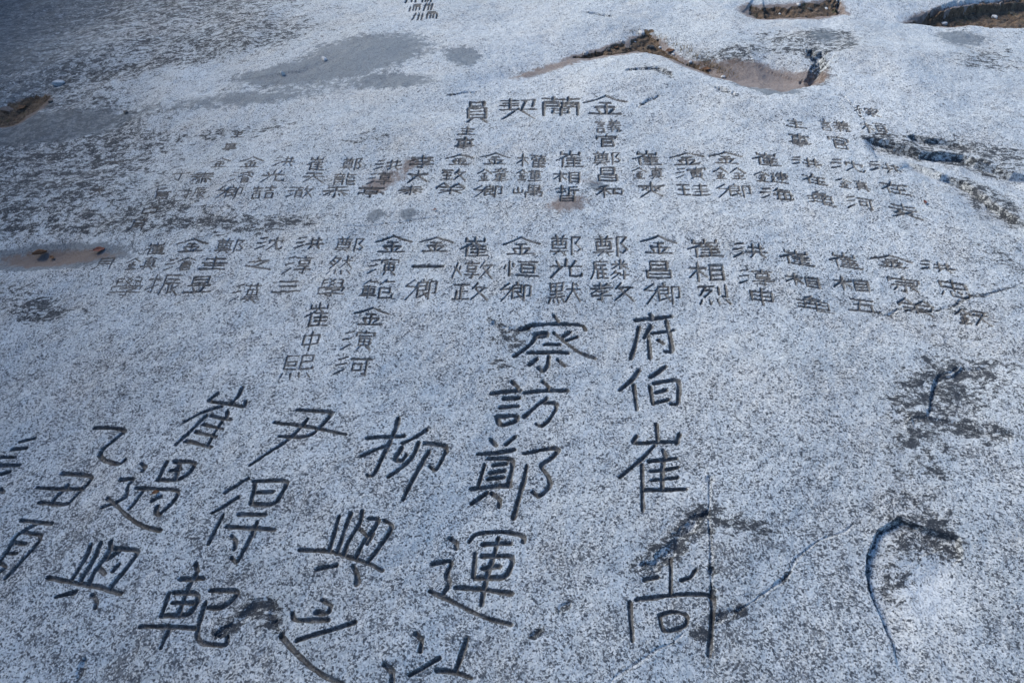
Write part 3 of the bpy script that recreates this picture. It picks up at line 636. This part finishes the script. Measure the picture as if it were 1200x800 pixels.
# ------------------------------------------------------------------ small loose things lying on the slab
def surf(px, py):
    x, y = unproject(px, py)
    for _ in range(4):
        r = int(np.argmin(abs(ys - y))); c = int(np.argmin(abs(X[r] - x))); z = Zt[r, c]
        a = (px - 600) / F; b = -(py - 400) / F; dx, dy, dz = a, cp + b * sp, -sp + b * cp
        t = (CAM_H - z) / -dz; x, y = dx * t, dy * t
    r = int(np.argmin(abs(ys - y))); c = int(np.argmin(abs(X[r] - x)))
    return float(x), float(y), float(Zt[r, c])
def leaf(px, py, L, rot, mat, label, curl=0.35):
    x, y, z = surf(px, py); vs = []; fs = []; n, mseg = 12, 4
    for i in range(n + 1):
        t = i / n; wdt = 0.34 * L * math.sin(math.pi * min(1, t * .96 + .02)) ** .8 * (1.15 - .4 * t) * (1 + .12 * random.uniform(-1, 1))
        for j in range(-mseg, mseg + 1):
            s = j / mseg
            vs.append((L * (t - .5), wdt * s, curl * L * (0.5 * (t - .5) ** 2 + .45 * (s * wdt / L) ** 2 * 4 + .12 * abs(s)) + .002 + .003 * random.random()))
    m2 = 2 * mseg + 1
    for i in range(n):
        for j in range(m2 - 1): fs.append((i * m2 + j, i * m2 + j + 1, (i + 1) * m2 + j + 1, (i + 1) * m2 + j))
    me = bpy.data.meshes.new('fallen_leaf'); me.from_pydata(vs, [], fs); me.materials.append(mat)
    me.polygons.foreach_set('use_smooth', [True] * len(fs))
    o = link('fallen_leaf', me); o.location = (x, y, z + .002); o.rotation_euler = (random.uniform(-.2, .2), random.uniform(-.15, .15), R(rot))
    sm = o.modifiers.new('thickness', 'SOLIDIFY'); sm.thickness = 0.0008
    # stalk as a part
    sv, sf = [], []
    for i in range(5):
        for j in range(5):
            a = 2 * math.pi * j / 5; sv.append((-L * .48 - L * .09 * i, .0012 * math.cos(a) + .004 * (i / 4) ** 2, .0012 * math.sin(a) + curl * L * .13 + .002))
    for i in range(4):
        for j in range(5): sf.append((i * 5 + j, i * 5 + (j + 1) % 5, (i + 1) * 5 + (j + 1) % 5, (i + 1) * 5 + j))
    ms = bpy.data.meshes.new('leaf_stalk'); ms.from_pydata(sv, [], sf); ms.materials.append(mat); link('leaf_stalk', ms, o)
    tag(o, label, 'leaf', 'fallen leaves')
def pebble(px, py, r, mat, label, sq=(1, .8, .6)):
    import bmesh
    x, y, z = surf(px, py); bm = bmesh.new(); bmesh.ops.create_icosphere(bm, subdivisions=3, radius=r)
    sd_ = random.randrange(1000); ph = [random.uniform(0, 6.3) for _ in range(6)]
    for v in bm.verts:
        c = v.co / r
        k = 1 + .16 * math.sin(3 * c.x + ph[0]) * math.cos(2.6 * c.y + ph[1]) + .10 * math.sin(5 * c.z + ph[2] + 3 * c.x) + .05 * math.sin(9 * c.y + ph[3])
        f = max(abs(c.x * .9 + c.y * .3), abs(c.y), abs(c.z * 1.05)); k *= .75 + .25 / max(f, .62)
        v.co = (c.x * r * k * sq[0], c.y * r * k * sq[1], c.z * r * k * sq[2])
    me = bpy.data.meshes.new('pebble'); bm.to_mesh(me); bm.free(); me.materials.append(mat)
    o = link('pebble', me); o.location = (x, y, z + r * sq[2] * .55); o.rotation_euler = (0, 0, random.uniform(0, 6)); tag(o, label, 'pebble', 'loose pebbles')
leaf(48, 299, .055, 25, M_LEAF, 'curled brown dry leaf in the grey hollow at the left edge', .8)
leaf(62, 303, .025, -30, M_LEAF, 'small brown leaf scrap just right of the curled leaf')
leaf(117, 294, .045, 15, M_LEAFR, 'thin reddish leaf at the right end of the left hollow')
leaf(1083, 238, .022, 80, M_LEAFR, 'tiny dark red leaf beside the last character of the rightmost upper name')
leaf(785, 60, .05, 10, M_LEAF, 'tan leaf lying in the soil above the carved heading')
leaf(183, 578, .020, 30, M_LEAF, 'orange leaf scrap stuck in a large carved character at lower left')
leaf(510, 247, .014, 0, M_LEAFR, 'tiny red leaf fleck below the middle of the upper row')
pebble(69, 99, .024, M_PEB, 'pale stone chip lodged in the dark crack at upper left', (1.3, .8, .6))
pebble(331, 87, .012, M_PEB, 'small pale stone under the ledge at upper left', (.8, .8, 1.1))
pebble(148, 133, .014, M_PEBD, 'small black pebble on the bare rock at upper left')
pebble(60, 120, .012, M_PEBD, 'tiny dark pebble below the left crack')
pebble(752, 40, .020, M_PEB, 'white stone chip on the soil above the heading', (1.2, .8, .6))
pebble(762, 57, .02, M_PEBD, 'dark stone sunk in the soil above the heading')
pebble(686, 67, .016, M_PEB, 'pale chip at the left end of the soil hollow')
pebble(936, 5, .014, M_PEB, 'pale stone on the soil patch beside the pale rock hump')
pebble(380, 70, .016, M_PEB, 'pale flake standing on the grey film patch', (1.4, .7, .5))
for k, (px, py) in enumerate([(715,58),(728,49),(742,46),(768,48),(790,63),(812,74),(832,80),(848,90),(777,56),(735,56)]):
    pebble(px + random.uniform(-4, 4), py + random.uniform(-2, 2), random.uniform(.006, .013), M_PEB if k % 3 else M_PEBD, 'bit of grit among the brown soil above the carved heading')
for k, (px, py) in enumerate([(895,9),(915,12),(950,8),(968,11)]):
    pebble(px, py, random.uniform(.008, .016), M_PEB if k % 2 else M_PEBD, 'bit of grit in the soil beside the pale rock hump')
for k, (px, py) in enumerate([(1085,18),(1110,20),(1140,16),(1165,21),(1185,17)]):
    pebble(px, py, random.uniform(.008, .018), M_PEB if k % 2 else M_PEBD, 'bit of grit in the far right corner soil strip')
leaf(722, 55, .035, 70, M_LEAF, 'small dry leaf at the left part of the soil above the heading')
leaf(828, 84, .04, -20, M_LEAF, 'dry leaf low in the soil, right of the tan one')
leaf(26, 127, .05, 40, M_LEAF, 'dry leaf in the dark crack soil at the left edge')
# dry grass and moss fringe rooted along the edge of the soil hollow
gv, gf = [], []
for k in range(420):
    t = random.random() ** .8; q = [(742, 37), (772, 44), (802, 58), (832, 74), (860, 91)]
    i = min(3, int(t * 4)); u = t * 4 - i
    px = q[i][0] * (1 - u) + q[i + 1][0] * u + random.gauss(0, 5); py = q[i][1] * (1 - u) + q[i + 1][1] * u + random.gauss(0, 2.0)
    x, y, z = surf(px, py); a = random.uniform(0, 6.28); h = random.uniform(.012, .038); l = random.uniform(.2, 1.0) * h; wd = random.uniform(.0008, .0018)
    for s_ in range(4):
        f = s_ / 3; cx, cy, cz = x + math.cos(a) * l * f * f, y + math.sin(a) * l * f * f, z - .003 + h * f * (1 - .25 * f)
        ww = wd * (1 - .85 * f); gv += [(cx - math.sin(a) * ww, cy + math.cos(a) * ww, cz), (cx + math.sin(a) * ww, cy - math.cos(a) * ww, cz)]
    b0 = len(gv) - 8; gf += [(b0 + 2 * m, b0 + 2 * m + 1, b0 + 2 * m + 3, b0 + 2 * m + 2) for m in range(3)]
me = bpy.data.meshes.new('grass'); me.from_pydata(gv, [], gf); me.materials.append(M_GRASS)
tag(link('grass', me), 'short dry brown grass and moss along the soil edge above the heading', 'grass', None, 'stuff')
print('verts', NR * NC, 'characters', NCH)
